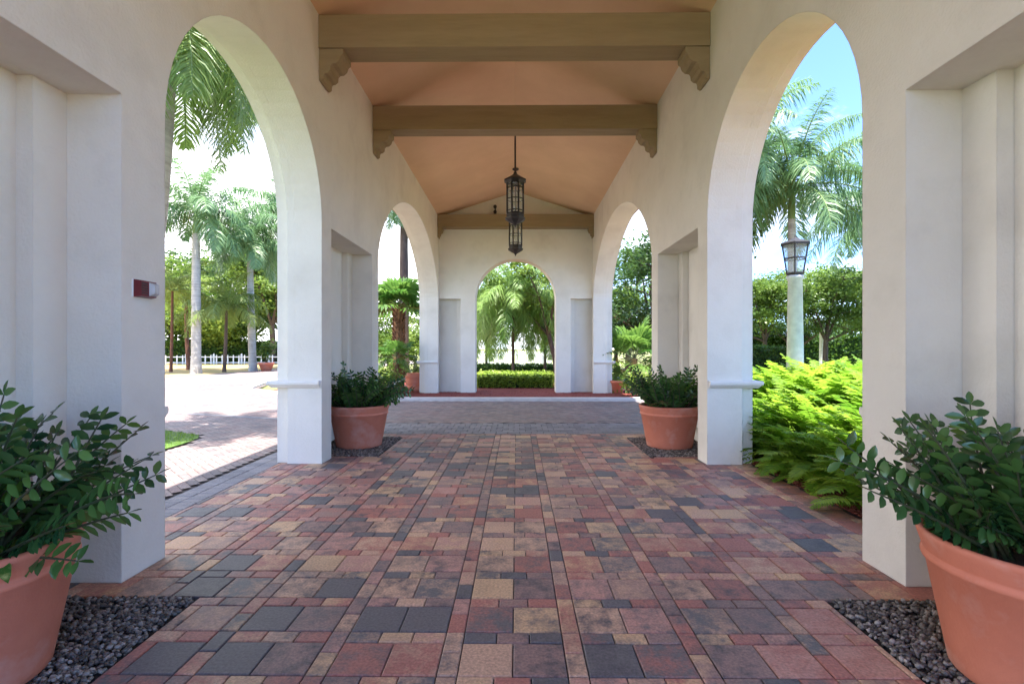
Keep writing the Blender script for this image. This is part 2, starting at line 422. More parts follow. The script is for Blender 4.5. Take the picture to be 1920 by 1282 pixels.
def clip_put(mb, x0, y0, x1, y1, t):
    """trim a stone (eye heights) at gravel beds and paving edges"""
    x0 = max(x0, -2.04); x1 = min(x1, 2.05); y0 = max(y0, BACK-3); y1 = min(y1, 5.77)
    if x1 <= x0 or y1 <= y0: return
    for a, b, c, d in beds:
        if x0 < b and x1 > a and y0 < d and y1 > c:
            opts = [(a-x0, 'x1', a), (x1-b, 'x0', b), (c-y0, 'y1', c), (y1-d, 'y0', d)]
            opts.sort(reverse=True)
            k, w_, v_ = opts[0]
            if k <= 0: return
            if w_ == 'x1': x1 = v_
            elif w_ == 'x0': x0 = v_
            elif w_ == 'y1': y1 = v_
            else: y0 = v_
    stone(mb, x0*S, y0*S, x1*S, y1*S, t)
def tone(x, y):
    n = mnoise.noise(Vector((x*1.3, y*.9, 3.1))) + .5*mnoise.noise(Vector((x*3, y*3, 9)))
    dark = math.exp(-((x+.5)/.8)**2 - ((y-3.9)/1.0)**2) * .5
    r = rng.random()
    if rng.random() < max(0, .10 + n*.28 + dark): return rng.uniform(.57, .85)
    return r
mb = MB()
PX, PY, NW = .404, .2352, .064
LW = (PX - NW) / 2
x_off = -.215 - .032 - PX*6 + .026
y_off = 929/469.1/1 - PY*16
ix = 0
x = x_off
while x < 2.2:
    y = y_off
    while y < 5.9:
        # vertical column of two small stones, then two large ones, then a strip of three small ones
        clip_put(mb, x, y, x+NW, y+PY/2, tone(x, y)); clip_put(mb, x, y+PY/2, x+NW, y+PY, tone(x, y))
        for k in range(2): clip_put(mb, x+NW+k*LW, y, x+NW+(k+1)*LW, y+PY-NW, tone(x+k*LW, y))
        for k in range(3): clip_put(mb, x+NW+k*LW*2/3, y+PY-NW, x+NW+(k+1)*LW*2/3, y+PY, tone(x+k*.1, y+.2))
        y += PY
    x += PX
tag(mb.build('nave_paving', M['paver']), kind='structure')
# charcoal border along the left edge and across the drive
mb = MB()
y = BACK - 3
while y < 6.6:
    for k in range(2):
        stone(mb, (-2.285+k*.1225)*S, y*S, (-2.285+(k+1)*.1225)*S, (y+.066)*S, rng.random())
    y += .066
y = 5.77
for r in range(6):
    x = -2.04 - (r % 2)*.07
    while x < 2.05:
        stone(mb, max(x,-2.04)*S, y*S, min(x+.14,2.05)*S, (y+.1366)*S, rng.random()); x += .14
    y += .1366
pts = [(-2.285,6.62),(-3.68,6.98),(-5.36,7.55),(-8,8.5),(-12,10.2)]
for (xa,ya),(xb,yb) in zip(pts, pts[1:]):
    L = math.hypot(xb-xa, yb-ya); n = int(L/.07); ux, uy = (xb-xa)/L, (yb-ya)/L
    for k in range(n):
        u0, u1 = k*L/n+.002, (k+1)*L/n-.002
        q = [(xa+ux*u0, ya+uy*u0), (xa+ux*u1, ya+uy*u1), (xa+ux*u1+uy*.12, ya+uy*u1-ux*.12), (xa+ux*u0+uy*.12, ya+uy*u0-ux*.12)]
        mb.face([(a*S, b*S, .004) for a, b in q][::-1], False, rng.random())
tag(mb.build('paving_border', M['border']), kind='structure')
# herringbone driveway bricks
lawn_poly = [(-3.43,BACK-3),(-3.43,5.1),(-3.47,5.4),(-3.6,5.62),(-4.25,5.95),(-6.5,6.9),(-9,7.4),(-13,7.2),(-13,BACK-3)]
def inside(p, poly):
    x, y = p; r = False
    for (xa,ya),(xb,yb) in zip(poly, poly[1:]+poly[:1]):
        if (ya > y) != (yb > y) and x < (xb-xa)*(y-ya)/(yb-ya)+xa: r = not r
    return r
drive_poly = [(-11,2.0),(-2.285,2.0),(-2.285,6.60),(2.05,6.60),(2.05,6.3),(6.5,6.3),(6.5,9.30),(-3.2,9.30),(-6,11.2),(-7,14),(-13,14),(-13,2)]
mb = MB()
bw = .068; ca, sa = math.cos(R(45)), math.sin(R(45))
for i in range(-190, 190):
    for j in range(-190, 190):
        m4 = (i - j) % 4
        if m4 == 0: r0 = (i, j, i+2, j+1)
        elif m4 == 3: r0 = (i, j, i+1, j+2)
        else: continue
        a, b, c, d = [v*bw for v in r0]
        mx_, my_ = (a+c)/2, (b+d)/2
        cx_, cy_ = mx_*ca - my_*sa - 2.5, mx_*sa + my_*ca + 7
        if not inside((cx_, cy_), drive_poly) or inside((cx_, cy_), lawn_poly): continue
        gp = .0022
        q = [(a+gp,b+gp),(c-gp,b+gp),(c-gp,d-gp),(a+gp,d-gp)]
        t = rng.random()
        z = -.002 + rng.uniform(-.001,.001)
        mb.face([((u*ca-v*sa-2.5)*S, (u*sa+v*ca+7)*S, z) for u, v in q], False, t)
tag(mb.build('driveway', M['drive']), kind='structure')
sheet('far_driveway', [(-7,13.9),(-13,13.9),(-13,2),(-30,2),(-30,40),(-5,40),(-7.6,26),(-7.3,14)], -.012, M['drive'])
# lawn
sheet('lawn', lawn_poly, .012, M['grass'])
mb = MB()
for k in range(9000):
    x, y = rng.uniform(-6.2,-3.43), rng.uniform(4.3, 7)
    if not inside((x,y), lawn_poly): continue
    a = rng.uniform(0, 6.28); h = rng.uniform(.03,.06); w_ = .004
    dx, dy = math.cos(a)*w_, math.sin(a)*w_
    lx, ly = rng.uniform(-.03,.03), rng.uniform(-.03,.03)
    mb.face([(x*S-dx,y*S-dy,.012),(x*S+dx,y*S+dy,.012),(x*S+lx,y*S+ly,.012+h)], False, rng.random())
tag(mb.build('lawn_grass', M['blade']), label='short bright green grass on the lawn wedge beside the driveway', cat='grass', kind='stuff')
# kerbs
def kerb(pts, w_, z0, z1):
    mb = MB(); L = []
    for i,(x,y) in enumerate(pts):
        a = Vector(pts[max(i-1,0)]); b = Vector(pts[min(i+1,len(pts)-1)]); d = (b-a).normalized(); L.append(((x,y),(x-d.y*w_, y+d.x*w_)))
    for (p,q),(p2,q2) in zip(L, L[1:]):
        pr = [(p,z0),(p2,z0),(q2,z0),(q,z0)]
        vs = [(a[0]*S,a[1]*S,z0) for a in (p,p2,q2,q)] + [(a[0]*S,a[1]*S,z1) for a in (p,p2,q2,q)]
        mb.faces(vs, [(4,5,6,7),(0,1,5,4),(1,2,6,5),(2,3,7,6),(3,0,4,7)])
    return mb
tag(kerb([(7,9.32),(-3.2,9.32),(-5,10.3),(-6.5,11.5),(-7.3,14),(-7.6,26)], -.26, -.07, .075).build('kerb', M['kerb']), kind='structure')

# gravel beds
def pebble(mb, c, r, q, t):
    ph = (1+5**.5)/2
    vs = [(-1,ph,0),(1,ph,0),(-1,-ph,0),(1,-ph,0),(0,-1,ph),(0,1,ph),(0,-1,-ph),(0,1,-ph),(ph,0,-1),(ph,0,1),(-ph,0,-1),(-ph,0,1)]
    fs = [(0,11,5),(0,5,1),(0,1,7),(0,7,10),(0,10,11),(1,5,9),(5,11,4),(11,10,2),(10,7,6),(7,1,8),(3,9,4),(3,4,2),(3,2,6),(3,6,8),(3,8,9),(4,9,5),(2,4,11),(6,2,10),(8,6,7),(9,8,1)]
    out = []
    for v in vs:
        p = Vector(v)*.526
        p = Vector((p.x*r[0], p.y*r[1], p.z*r[2])) * rng.uniform(.88,1.1)
        p = q @ p; out.append((c[0]+p.x, c[1]+p.y, c[2]+p.z))
    mb.faces(out, fs, True, t)
bwid, blen = (W+HB-1.25)*S, .972*S
mb = MB()
mb.face([(-bwid/2,-blen/2,-.012),(bwid/2,-blen/2,-.012),(bwid/2,blen/2,-.012),(-bwid/2,blen/2,-.012)], False, 0, 1)
for k in range(4800):
    r_ = rng.uniform(.008,.0165)
    e = r_*.8
    x, y = rng.uniform(-bwid/2+e,bwid/2-e), rng.uniform(-blen/2+e,blen/2-e)
    q = Quaternion((rng.gauss(0,.25),rng.gauss(0,.25),rng.gauss(0,1),rng.gauss(0,1))).normalized()
    t = rng.random()**2
    pebble(mb, (x,y,rng.uniform(-.006,.010)), (r_*1.35,r_,r_*.7), q, t)
gb = None
for sd, yc, lab in ((-1,1.4885,'dark river gravel around the terracotta pot at the bottom left corner'),
                    (1,1.4885,'dark river gravel around the terracotta pot at the bottom right corner'),
                    (-1,5.045,'small strip of dark gravel under the middle left pot'),
                    (1,5.045,'small strip of dark gravel under the middle right pot')):
    if gb is None: o = gb = mb.build('gravel_bed', [M['gravel'], M['gravelbase']])
    else: o = gb.copy(); C.objects.link(o)
    o.location = (sd*(1.25+W+HB)/2*S, yc*S, 0); o.rotation_euler = (0,0,0 if sd*yc<3 and sd>0 or yc>3 and sd<0 else math.pi)
    tag(o, lab, 'gravel', 'gravel beds', 'stuff')

# ------------------------------------------------------------------ planters with plants
def leaf(mb, base, d, up, L, w, t, fold=.15, mi=0, curl=0.0):
    d = d.normalized(); side = d.cross(up)
    if side.length < 1e-4: side = d.cross(Vector((1,0,0)))
    side.normalize(); nrm = side.cross(d)
    b = base; pts = []
    for u, ww in ((0,.0),(.28,.8),(.58,1.0),(.84,.6),(1.0,0)):
        c = b + d*L*u - nrm*(curl*L*u*u)
        pts.append((c, side*w*.5*ww, nrm*fold*w*ww))
    vs = [pts[0][0]]
    for c, s_, n_ in pts[1:4]: vs += [c - s_ + n_, c, c + s_ + n_]
    vs.append(pts[4][0])
    fs = [(0,2,1),(0,3,2),(1,2,5,4),(2,3,6,5),(4,5,8,7),(5,6,9,8),(7,8,10),(8,9,10)]
    mb.faces(vs, fs, True, t, mi)
def zz_foliage(seed, n, L0, L1, droop=1.0, bias=None, extra=()):
    rr = random.Random(seed)
    lf, st, fresh = MB(), MB(), MB()
    for k in range(n + len(extra)):
        dr = droop*rr.uniform(.2, 2.0); tw = rr.gauss(0, 2.2)
        az = rr.uniform(0, 2*math.pi); rad = .26*S*math.sqrt(rr.random())*.8
        if bias and rr.random() < .35: az = rr.gauss(bias, .5)
        base = Vector((math.cos(az)*rad, math.sin(az)*rad, .38*S))
        inc = R(rr.uniform(4, 56)) * (.45 + .55*rad/(.21*S))
        L = S*(rr.uniform(L0, L1) if rr.random() < .68 else rr.uniform(.14, L0)) * (1.0 + .1*(inc > R(40)))
        if k >= n:
            az, inc, L = extra[k-n]; inc = R(inc); L *= S; dr = .45; tw = 0; base = Vector((math.cos(az)*.16*S, math.sin(az)*.16*S, .38*S))
        steps = 12; p = base.copy(); path = [p.copy()]; dirs = []
        a = inc
        for i in range(steps):
            d = Vector((math.sin(a)*math.cos(az), math.sin(a)*math.sin(az), math.cos(a)))
            p = p + d*L/steps; path.append(p.copy()); dirs.append(d)
            a += R(rr.uniform(1.0, 3.2))*dr
            az += R(rr.uniform(-3,3) + tw)
        st.tube(path, [lerp(.0105,.003,i/steps) for i in range(steps+1)], 6)
        tone_ = rr.random()
        tgt = fresh if rr.random() < .07 and k < n else lf
        roll = rr.gauss(0, .75) if k < n else rr.choice((-.9, .9))
        for i in range(2, steps+1):
            d = dirs[i-1]
            side = d.cross(Vector((0,0,1)))
            if side.length < .15: side = Vector((-math.sin(az), math.cos(az), 0))
            side.normalize(); upn = side.cross(d).normalized()
            if upn.z < 0: upn = -upn
            side, upn = side*math.cos(roll) + upn*math.sin(roll), upn*math.cos(roll) - side*math.sin(roll)
            for sg in (-1, 1):
                if rr.random() < .05: continue
                ld = (d*rr.uniform(.30,.55) + side*sg*1.0 + upn*rr.uniform(-.15,.55)).normalized()
                l_ = S*rr.uniform(.050,.064)*(1-.35*abs(i/steps-.6))
                leaf(tgt, path[i], ld, upn, l_, l_*.50, min(1,max(0,(tone_*.55+rr.random()*.6)**1.5)), .14, 0, .18)
        leaf(tgt, path[-1], dirs[-1], Vector((0,0,1)), S*.05, S*.022, .6)
    return lf, st, fresh
POTP = [(0,0),(.214,0),(.222,.006),(.226,.03),(.279,.318),(.288,.324),(.291,.333),(.289,.342),(.283,.347),(.286,.353),(.300,.398),(.303,.408),(.300,.416),(.292,.419),(.283,.416),(.272,.36)]
def make_pot(parent):
    mb = MB(); mb.lathe([(r*S, z*S) for r, z in POTP], 64)
    po = mb.build('pot', M['terracotta'], parent, (0,0,0))
    so = MB(); vs = []
    so.lathe([(.0001,.395*S),(.1*S,.392*S),(.2*S,.386*S),(.276*S,.372*S)], 32)
    so.build('soil', M['soil'], parent, (0,0,0))
def planter(label, X, Dd, seed, n, L0, L1, droop, rz, bias=None, varieg=False, extra=()):
    t = thing('potted_plant', label, 'potted plant', (X*S, Dd*S, .008), rz, 'terracotta planters along the portico')
    make_pot(t)
    lf, st, fr = zz_foliage(seed, n, L0, L1, droop, bias, extra)
    st.build('stem', M['stem'], t, (0,0,0))
    lf.build('foliage', M['zz'], t, (0,0,0))
    if fr.f: fr.build('young_foliage', M['zzb'], t, (0,0,0))
    if varieg:
        v = MB(); rr = random.Random(seed+5)
        for k in range(90):
            az = rr.uniform(0, 6.28); r_ = rr.uniform(.12,.30)*S
            b = Vector((math.cos(az)*r_, math.sin(az)*r_, rr.uniform(.40,.52)*S))
            d = Vector((math.cos(az+rr.uniform(-.8,.8)), math.sin(az+rr.uniform(-.8,.8)), rr.uniform(-.5,.5)))
            leaf(v, b, d, Vector((rr.uniform(-.3,.3),rr.uniform(-.3,.3),1)), S*rr.uniform(.06,.10), S*rr.uniform(.03,.05), rr.random(), .15, 0, .3)
        v.build('variegated_foliage', M['varieg'], t, (0,0,0))
    return t
planter('terracotta pot of arching dark leaves in the bottom left corner, below the red alarm', -1.645, 1.45, 11, 84, .30, .48, .9, 0, None, True, ((.15,48,.40),(-.25,62,.34),(.5,56,.38),(-.1,84,.26),(.1,66,.38)))
planter('terracotta pot at the bottom right edge with one long leafy stem reaching left', 1.60, 1.49, 23, 84, .26, .44, .8, 0, None, False, ((3.25,58,.46),(2.9,26,.42),(3.5,40,.36)))
planter('terracotta pot of dark leaves against the middle left pier, bushy green behind it', -1.585, 5.05, 37, 88, .28, .46, 1.0, 0, None, False, ((.1,58,.34),(-.3,66,.32),(.4,50,.36)))
planter('terracotta pot of dark strappy leaves against the middle right pier, near the fern bed', 1.575, 5.05, 53, 88, .28, .46, 1.0, .5)

# ------------------------------------------------------------------ fixtures
# fire alarm on the left near pier
ax = -(W)*S; ay = 2.20*S; az = S*1.262
fa = thing('fire_alarm', 'small red fire alarm with clear strobe on the left pier', 'alarm', (ax, ay, az))
mb = MB(); mb.box((ax, ay-.079, az-.059), (ax+.012, ay+.079, az+.059)); mb.build('back_plate', M['white'], fa)
mb = MB(); mb.frustum((ax+.0121, ay-.078, ax+.0122, ay+.078), 0, (0,0,0,0), 0) if False else None
def yzfr(mb, x0, r0, x1, r1):        # block growing along +x: r = (y0, z0, y1, z1)
    a = [(x0,r0[0],r0[1]),(x0,r0[2],r0[1]),(x0,r0[2],r0[3]),(x0,r0[0],r0[3])]
    b = [(x1,r1[0],r1[1]),(x1,r1[2],r1[1]),(x1,r1[2],r1[3]),(x1,r1[0],r1[3])]
    mb.faces(a+b, [(3,2,1,0),(4,5,6,7),(0,1,5,4),(1,2,6,5),(2,3,7,6),(3,0,4,7)])
mb = MB(); yzfr(mb, ax+.012, (ay-.078,az-.058,ay+.078,az+.058), ax+.055, (ay-.070,az-.052,ay+.070,az+.052))
ho = mb.build('housing', M['redplastic'], fa)
mb = MB()
for k in range(5): yzfr(mb, ax+.0555, (ay-.062,az-.035+k*.016,ay-.012,az-.029+k*.016), ax+.058, (ay-.062,az-.035+k*.016,ay-.012,az-.029+k*.016))
mb.build('horn_grille', M['dark'], fa)
mb = MB(); yzfr(mb, ax+.0552, (ay+.002,az-.046,ay+.066,az+.046), ax+.085, (ay+.014,az-.030,ay+.056,az+.030)); mb.build('strobe_lens', M['clearglass'], fa)
mb = MB(); yzfr(mb, ax+.0554, (ay+.02,az-.02,ay+.045,az+.02), ax+.07, (ay+.026,az-.014,ay+.04,az+.014)); mb.build('reflector', M['white'], fa)

# hanging lanterns
def lantern(label, D):
    zt = S*(1 + 225/929*7.1)                      # tip height
    x0, y0 = (-.023+.026)*S, D*S
    t = thing('hanging_lantern', label, 'lantern', (x0, y0, zt), 0, 'iron lanterns hanging from the ridge')
    h = .80*S; n = 8; c = (x0,y0,zt)
    a0 = math.pi/8
    zr = RIDGE*S - .02
    mb = MB(); mb.tube([(x0,y0,zt+h-.02),(x0,y0,zr)], .02, 8); mb.build('hanging_rod', M['iron'], t)
    mb = MB(); mb.lathe([(.0,zr-zt+.01),(.09,zr-zt+.0),(.09,zr-zt-.03),(.03,zr-zt-.06),(.016,zr-zt-.08)], 16, c); mb.build('ceiling_rose', M['iron'], t)
    r = .125*S
    mb = MB()
    mb.lathe([(.016,h),(.03,h-.01),(.045,h-.05),(.08,h-.08),(.165*S,h-.185),(.168*S,h-.205),(.150*S,h-.215),(r+.01,h-.25),(r,h-.26)], n, c, False, a0=a0)
    mb.build('lantern_roof', M['iron'], t)
    zb = .205*S
    mb = MB()
    for k in range(n):
        a = 2*math.pi*k/n + a0
        p = (x0+math.cos(a)*r, y0+math.sin(a)*r)
        mb.tube([(p[0],p[1],zt+zb-.01),(p[0],p[1],zt+h-.25)], .019, 4)
    for zz, rr_ in ((zb+.045,r+.004),(h-.36,r+.004),((zb+h-.3)/2,r+.002)):
        mb.lathe([(rr_-.012,zz-.008),(rr_+.008,zz-.008),(rr_+.008,zz+.008),(rr_-.012,zz+.008)], n, c, False, a0=a0)
    for k in range(n):       # scroll arches at the head of each pane
        a1, a2 = 2*math.pi*k/n + a0, 2*math.pi*(k+1)/n + a0
        pa = Vector((x0+math.cos(a1)*r, y0+math.sin(a1)*r, zt+h-.36)); pb = Vector((x0+math.cos(a2)*r, y0+math.sin(a2)*r, zt+h-.36))
        mb.tube([pa.lerp(pb, q/8)+Vector((0,0,-.05+.06*math.sin(math.pi*q/8))) for q in range(9)], .006, 4)
    mb.build('lantern_cage', M['iron'], t)
    mb = MB(); mb.lathe([(r-.014, zb+.0), (r-.014, h-.25)], n, c, False, a0=a0); mb.build('glass', M['lampglass'], t)
    mb = MB()
    mb.lathe([(.0,0.0),(.018,.012),(.012,.03),(.028,.05),(.05,.075),(.085*S,.115),(.12*S,.15),(.148*S,.175),(.152*S,.195),(.135*S,.21),(r+.012,.235),(r+.012,.275),(r-.012,.31),(.0,.31)], n, c, False, a0=a0)
    mb.build('lantern_base', M['iron'], t)
    mb = MB()
    for k in range(3):
        a = 2*math.pi*k/3
        mb.lathe([(.014,.31),(.014,.42),(.012,.46),(.0,.48)], 8, (x0+math.cos(a)*.06,y0+math.sin(a)*.06,zt))
    mb.build('candle', M['white'], t)
lantern('nearer and larger black iron lantern hanging from the ridge', 7.1)
lantern('farther black iron lantern, partly hidden below the nearer one', 9.3)

# twin spotlights on the end gable
sx, sy, sz = XP(928.5, END), END*S, ZP(394, END)
t = thing('spotlight', 'small black twin spotlight on the end gable left of the lanterns', 'spotlight', (sx, sy, sz))
mb = MB(); mb.box((sx-.02, sy-.03, sz-.10), (sx+.02, sy+.0, sz+.10)); mb.build('mount', M['dark'], t)
for dz in (-.085, .085):
    mb = MB(); mb.lathe([(.0,0),(.04,.0),(.055,.04),(.055,.10),(.045,.10),(.0,.08)], 12)
    mb.v = [(x+sx, -z+sy-.03, y+sz+dz) for x, y, z in mb.v]; mb.build('lamp_head', M['dark'], t)

# lamp posts
def lamp_post(label, X, D, H, w):
    x, y = X, D*S
    t = thing('lamp_post', label, 'lamp post', (x, y, 0), 0, 'white lamp posts outside the portico')
    lh = H*.20; ph = H - lh
    mb = MB()
    mb.lathe([(w*.78,0),(w*.78,.25),(w*.66,.30),(w*.62,.34),(w*.48,ph*.97),(w*.56,ph*.975),(w*.60,ph*.99),(w*.56,ph),(0,ph)], 12, (x,y,0)); mb.build('post', M['lamppost'], t)
    rb, rt = w*.62, w*.98; n = 6; z0, z1 = ph+.05, ph+lh*.80
    mb = MB(); mb.lathe([(0,ph),(w*.5,ph),(rb+.02,ph+.03),(rb+.02,z0),(0,z0)], n, (x,y,0), False); mb.build('lantern_base', M['iron'], t)
    mb = MB()
    for k in range(n):
        a = 2*math.pi*k/n
        mb.tube([(x+math.cos(a)*rb,y+math.sin(a)*rb,z0-.01),(x+math.cos(a)*rt,y+math.sin(a)*rt,z1)], w*.05, 4)
    for zz, rr_ in ((z1,rt),(lerp(z0,z1,.5),lerp(rb,rt,.5))):
        mb.lathe([(rr_-.012,zz-.014),(rr_+.014,zz-.014),(rr_+.014,zz+.014),(rr_-.012,zz+.014)], n, (x,y,0), False)
    mb.build('lantern_frame', M['iron'], t)
    mb = MB(); mb.lathe([(rb-.015,z0),(rt-.015,z1)], n, (x,y,0), False); mb.build('glass', M['lampglass'], t)
    mb = MB(); mb.lathe([(rt+.03,z1+.012),(rt+.02,z1+.03),(rt*.45,H*.985),(.02,H),(.0,H+.06)], n, (x,y,0), False); mb.build('lantern_cap', M['iron'], t)
    mb = MB(); mb.lathe([(.0,z0),(.03,z0),(.03,z0+.10),(.045,z0+.14),(.04,z0+.22),(.0,z0+.24)], 10, (x,y,0)); mb.build('bulb', M['white'], t)
lamp_post('tall white lamp post with dark lantern rising out of the bright ferns', XP(1488,6.2), 6.2, ZP(446,6.2), .25)
lamp_post('small distant white lamp post under the trees right of the tall one', XP(1538,22), 22, ZP(600,22), .30)

# ------------------------------------------------------------------ vegetation
def blade(mb, b, d, up, L, w, t, droop=.25, seg=2):
    d = d.normalized(); s_ = d.cross(up)
    if s_.length < 1e-4: s_ = Vector((1,0,0))
    s_.normalize()
    m = b + d*L*.5 + Vector((0,0,-droop*L*.12)); e = b + d*L + Vector((0,0,-droop*L*.5))
    mb.faces([b - s_*w*.3, b + s_*w*.3, m + s_*w*.5, m - s_*w*.5, e], [(0,1,2,3),(3,2,4)], True, t)
def frond(mb, st, rr, base, az, elev, L, bend, nl, ll, lw, plumose=.5, ldroop=.5, tb=None, rad=.02):
    steps = 12; p = Vector(base); a = elev; path = [p.copy()]; dirs = []
    for i in range(steps):
        d = Vector((math.cos(a)*math.cos(az), math.cos(a)*math.sin(az), math.sin(a)))
        p = p + d*L/steps; path.append(p.copy()); dirs.append(d)
        a -= bend/steps*(.5 + 1.1*i/steps)
        if a < R(-86): a = R(-86)
    st.tube(path, [lerp(rad, rad*.15, i/steps) for i in range(steps+1)], 4, cap=False)
    tb = rr.random() if tb is None else tb
    for k in range(nl):
        u = .10 + .90*(k+.5)/nl
        f = u*steps; i = min(int(f), steps-1); q = path[i].lerp(path[i+1], f-i); d = dirs[i]
        side = d.cross(Vector((0,0,1)))
        if side.length < .05: side = Vector((-math.sin(az), math.cos(az), 0))
        side.normalize(); up = side.cross(d).normalized()
        prof = math.sin(math.pi*min(1, .18+u*.80))**.7
        for sg in (-1,1):
            ld = (side*sg + d*rr.uniform(.45,.8) + up*rr.uniform(-plumose,plumose))
            blade(mb, q, ld, up, ll*prof*rr.uniform(.85,1.1), lw, min(1,max(0,tb*.5+rr.random()*.5)), ldroop*rr.uniform(.6,1.4))
def palm(name, label, X, D, H, seed, nf=16, L=2.6, ll=.75, lw=.045, nl=44, trunk_r=.2, mat='royal', shaft=True, tmat='palmtrunk',
         lean=(0,0), emin=-25, emax=80, bend=95, bulge=.12, plum=.5, group='palm trees around the portico', ldroop=.6, azlist=None, z0=-.07, cat='palm tree'):
    rr = random.Random(seed)
    t = thing(name, label, cat, (X, D*S, z0), 0, group)
    b = Vector((X, D*S, z0)); top = Vector((X+lean[0], D*S+lean[1], H))
    mb = MB(); n = 14; path = []; rad = []
    sh = min(1.3, H*.16) if shaft else 0
    for i in range(n+1):
        u = i/n; p = b.lerp(top - Vector((0,0,sh)), u); p.x += lean[0]*.18*math.sin(u*math.pi); path.append(p)
        rad.append(trunk_r*(1.15 - .35*u + bulge*math.sin(u*math.pi*.9) + .30*max(0,1-u*8)) * (1+.025*(i%2)))
    mb.tube(path, rad, 12); mb.build('trunk', M[tmat], t)
    if shaft:
        mb = MB(); q = path[-1]
        mb.tube([q - Vector((0,0,.03)), q+Vector((0,0,sh*.3)), q+Vector((0,0,sh*.7)), q+Vector((0,0,sh))], [trunk_r*.84, trunk_r*.86, trunk_r*.66, trunk_r*.34], 10)
        mb.build('crownshaft', M['shaft'], t)
    cr, st = MB(), MB()
    for k in range(nf):
        az = k*2.39996 + rr.uniform(-.3,.3)
        if azlist: az = azlist[k % len(azlist)] + rr.uniform(-.25,.25)
        u = (k+.5)/nf
        el = R(lerp(emax, emin, u**.85) + rr.uniform(-8,8))
        frond(cr, st, rr, top + Vector((math.cos(az),math.sin(az),0))*trunk_r*.3, az, el, L*rr.uniform(.85,1.08), R(bend)*rr.uniform(.8,1.2), nl, ll, lw, plum, ldroop, rad=.02+L*.004)
    st.build('frond_stem', M['shaft'], t); cr.build('crown', M[mat], t)
    return t
def fan_leaf(mb, st, rr, base, az, elev, pet, rad, t):
    d = Vector((math.cos(elev)*math.cos(az), math.cos(elev)*math.sin(az), math.sin(elev)))
    e = base + d*pet + Vector((0,0,-pet*.1))
    st.tube([base, base.lerp(e,.5)+Vector((0,0,pet*.04)), e], [.014,.011,.009], 4)
    side = d.cross(Vector((0,0,1))); side.normalize(); up = side.cross(d).normalized()
    dd = (d + Vector((0,0,-.35))).normalized()
    n = 26
    for k in range(n):
        a = R(lerp(-140, 140, k/(n-1)))
        v = (dd*math.cos(a) + side*math.sin(a)).normalized()
        L = rad*(.72+.28*math.cos(a*.5))*rr.uniform(.93,1.05)
        s_ = v.cross(up).normalized(); w = rad*.072
        f = up*(.02 if k%2 else -.02)
        m = e + v*L*.6 + f; tip = e + v*L + Vector((0,0,-L*rr.uniform(.08,.30)))
        mb.faces([e, m - s_*w, m + s_*w, tip], [(0,2,1),(1,2,3)], False, min(1,max(0,t+rr.uniform(-.2,.2))))
def fan_palm(label, X, D, H, seed, nl=22, pet=.7, rad=.6, tr=.16, booted=True, group='palm trees around the portico', z0=.05, mat='fan', elo=-30):
    rr = random.Random(seed)
    t = thing('fan_palm', label, 'palm tree', (X, D*S, z0), 0, group)
    top = Vector((X, D*S, H))
    if H > .6:
        mb = MB(); mb.tube([(X,D*S,z0),(X+.02,D*S,H*.5),(X,D*S,H)], [tr*1.1,tr,tr*.9], 10)
        if booted:
            nb = int(H/.085)
            for i in range(nb):
                for k in range(6):
                    a = k*math.pi/3 + i*.55; z = z0 + .15 + i*(H-.15)/nb
                    o = Vector((math.cos(a), math.sin(a), 0)); s_ = Vector((-math.sin(a), math.cos(a), 0))
                    b = Vector((X, D*S, z)) + o*tr*.85
                    e = b + o*.10 + Vector((0,0,.17))
                    mb.faces([b-s_*.055, b+s_*.055, e+s_*.025, e-s_*.025, b+Vector((0,0,.13))], [(0,1,2,3),(3,2,4),(0,3,4),(1,4,2)], False, rr.random())
        mb.build('trunk', M['boots'], t)
    lf, st = MB(), MB()
    for k in range(nl):
        az = k*2.39996 + rr.uniform(-.3,.3); el = R(lerp(80, elo, (k+.5)/nl)+rr.uniform(-8,8))
        fan_leaf(lf, st, rr, top, az, el, pet*rr.uniform(.7,1.1), rad*rr.uniform(.85,1.1), rr.random())
    st.build('leaf_stalk', M['stem'], t); lf.build('crown', M[mat], t)
    return t
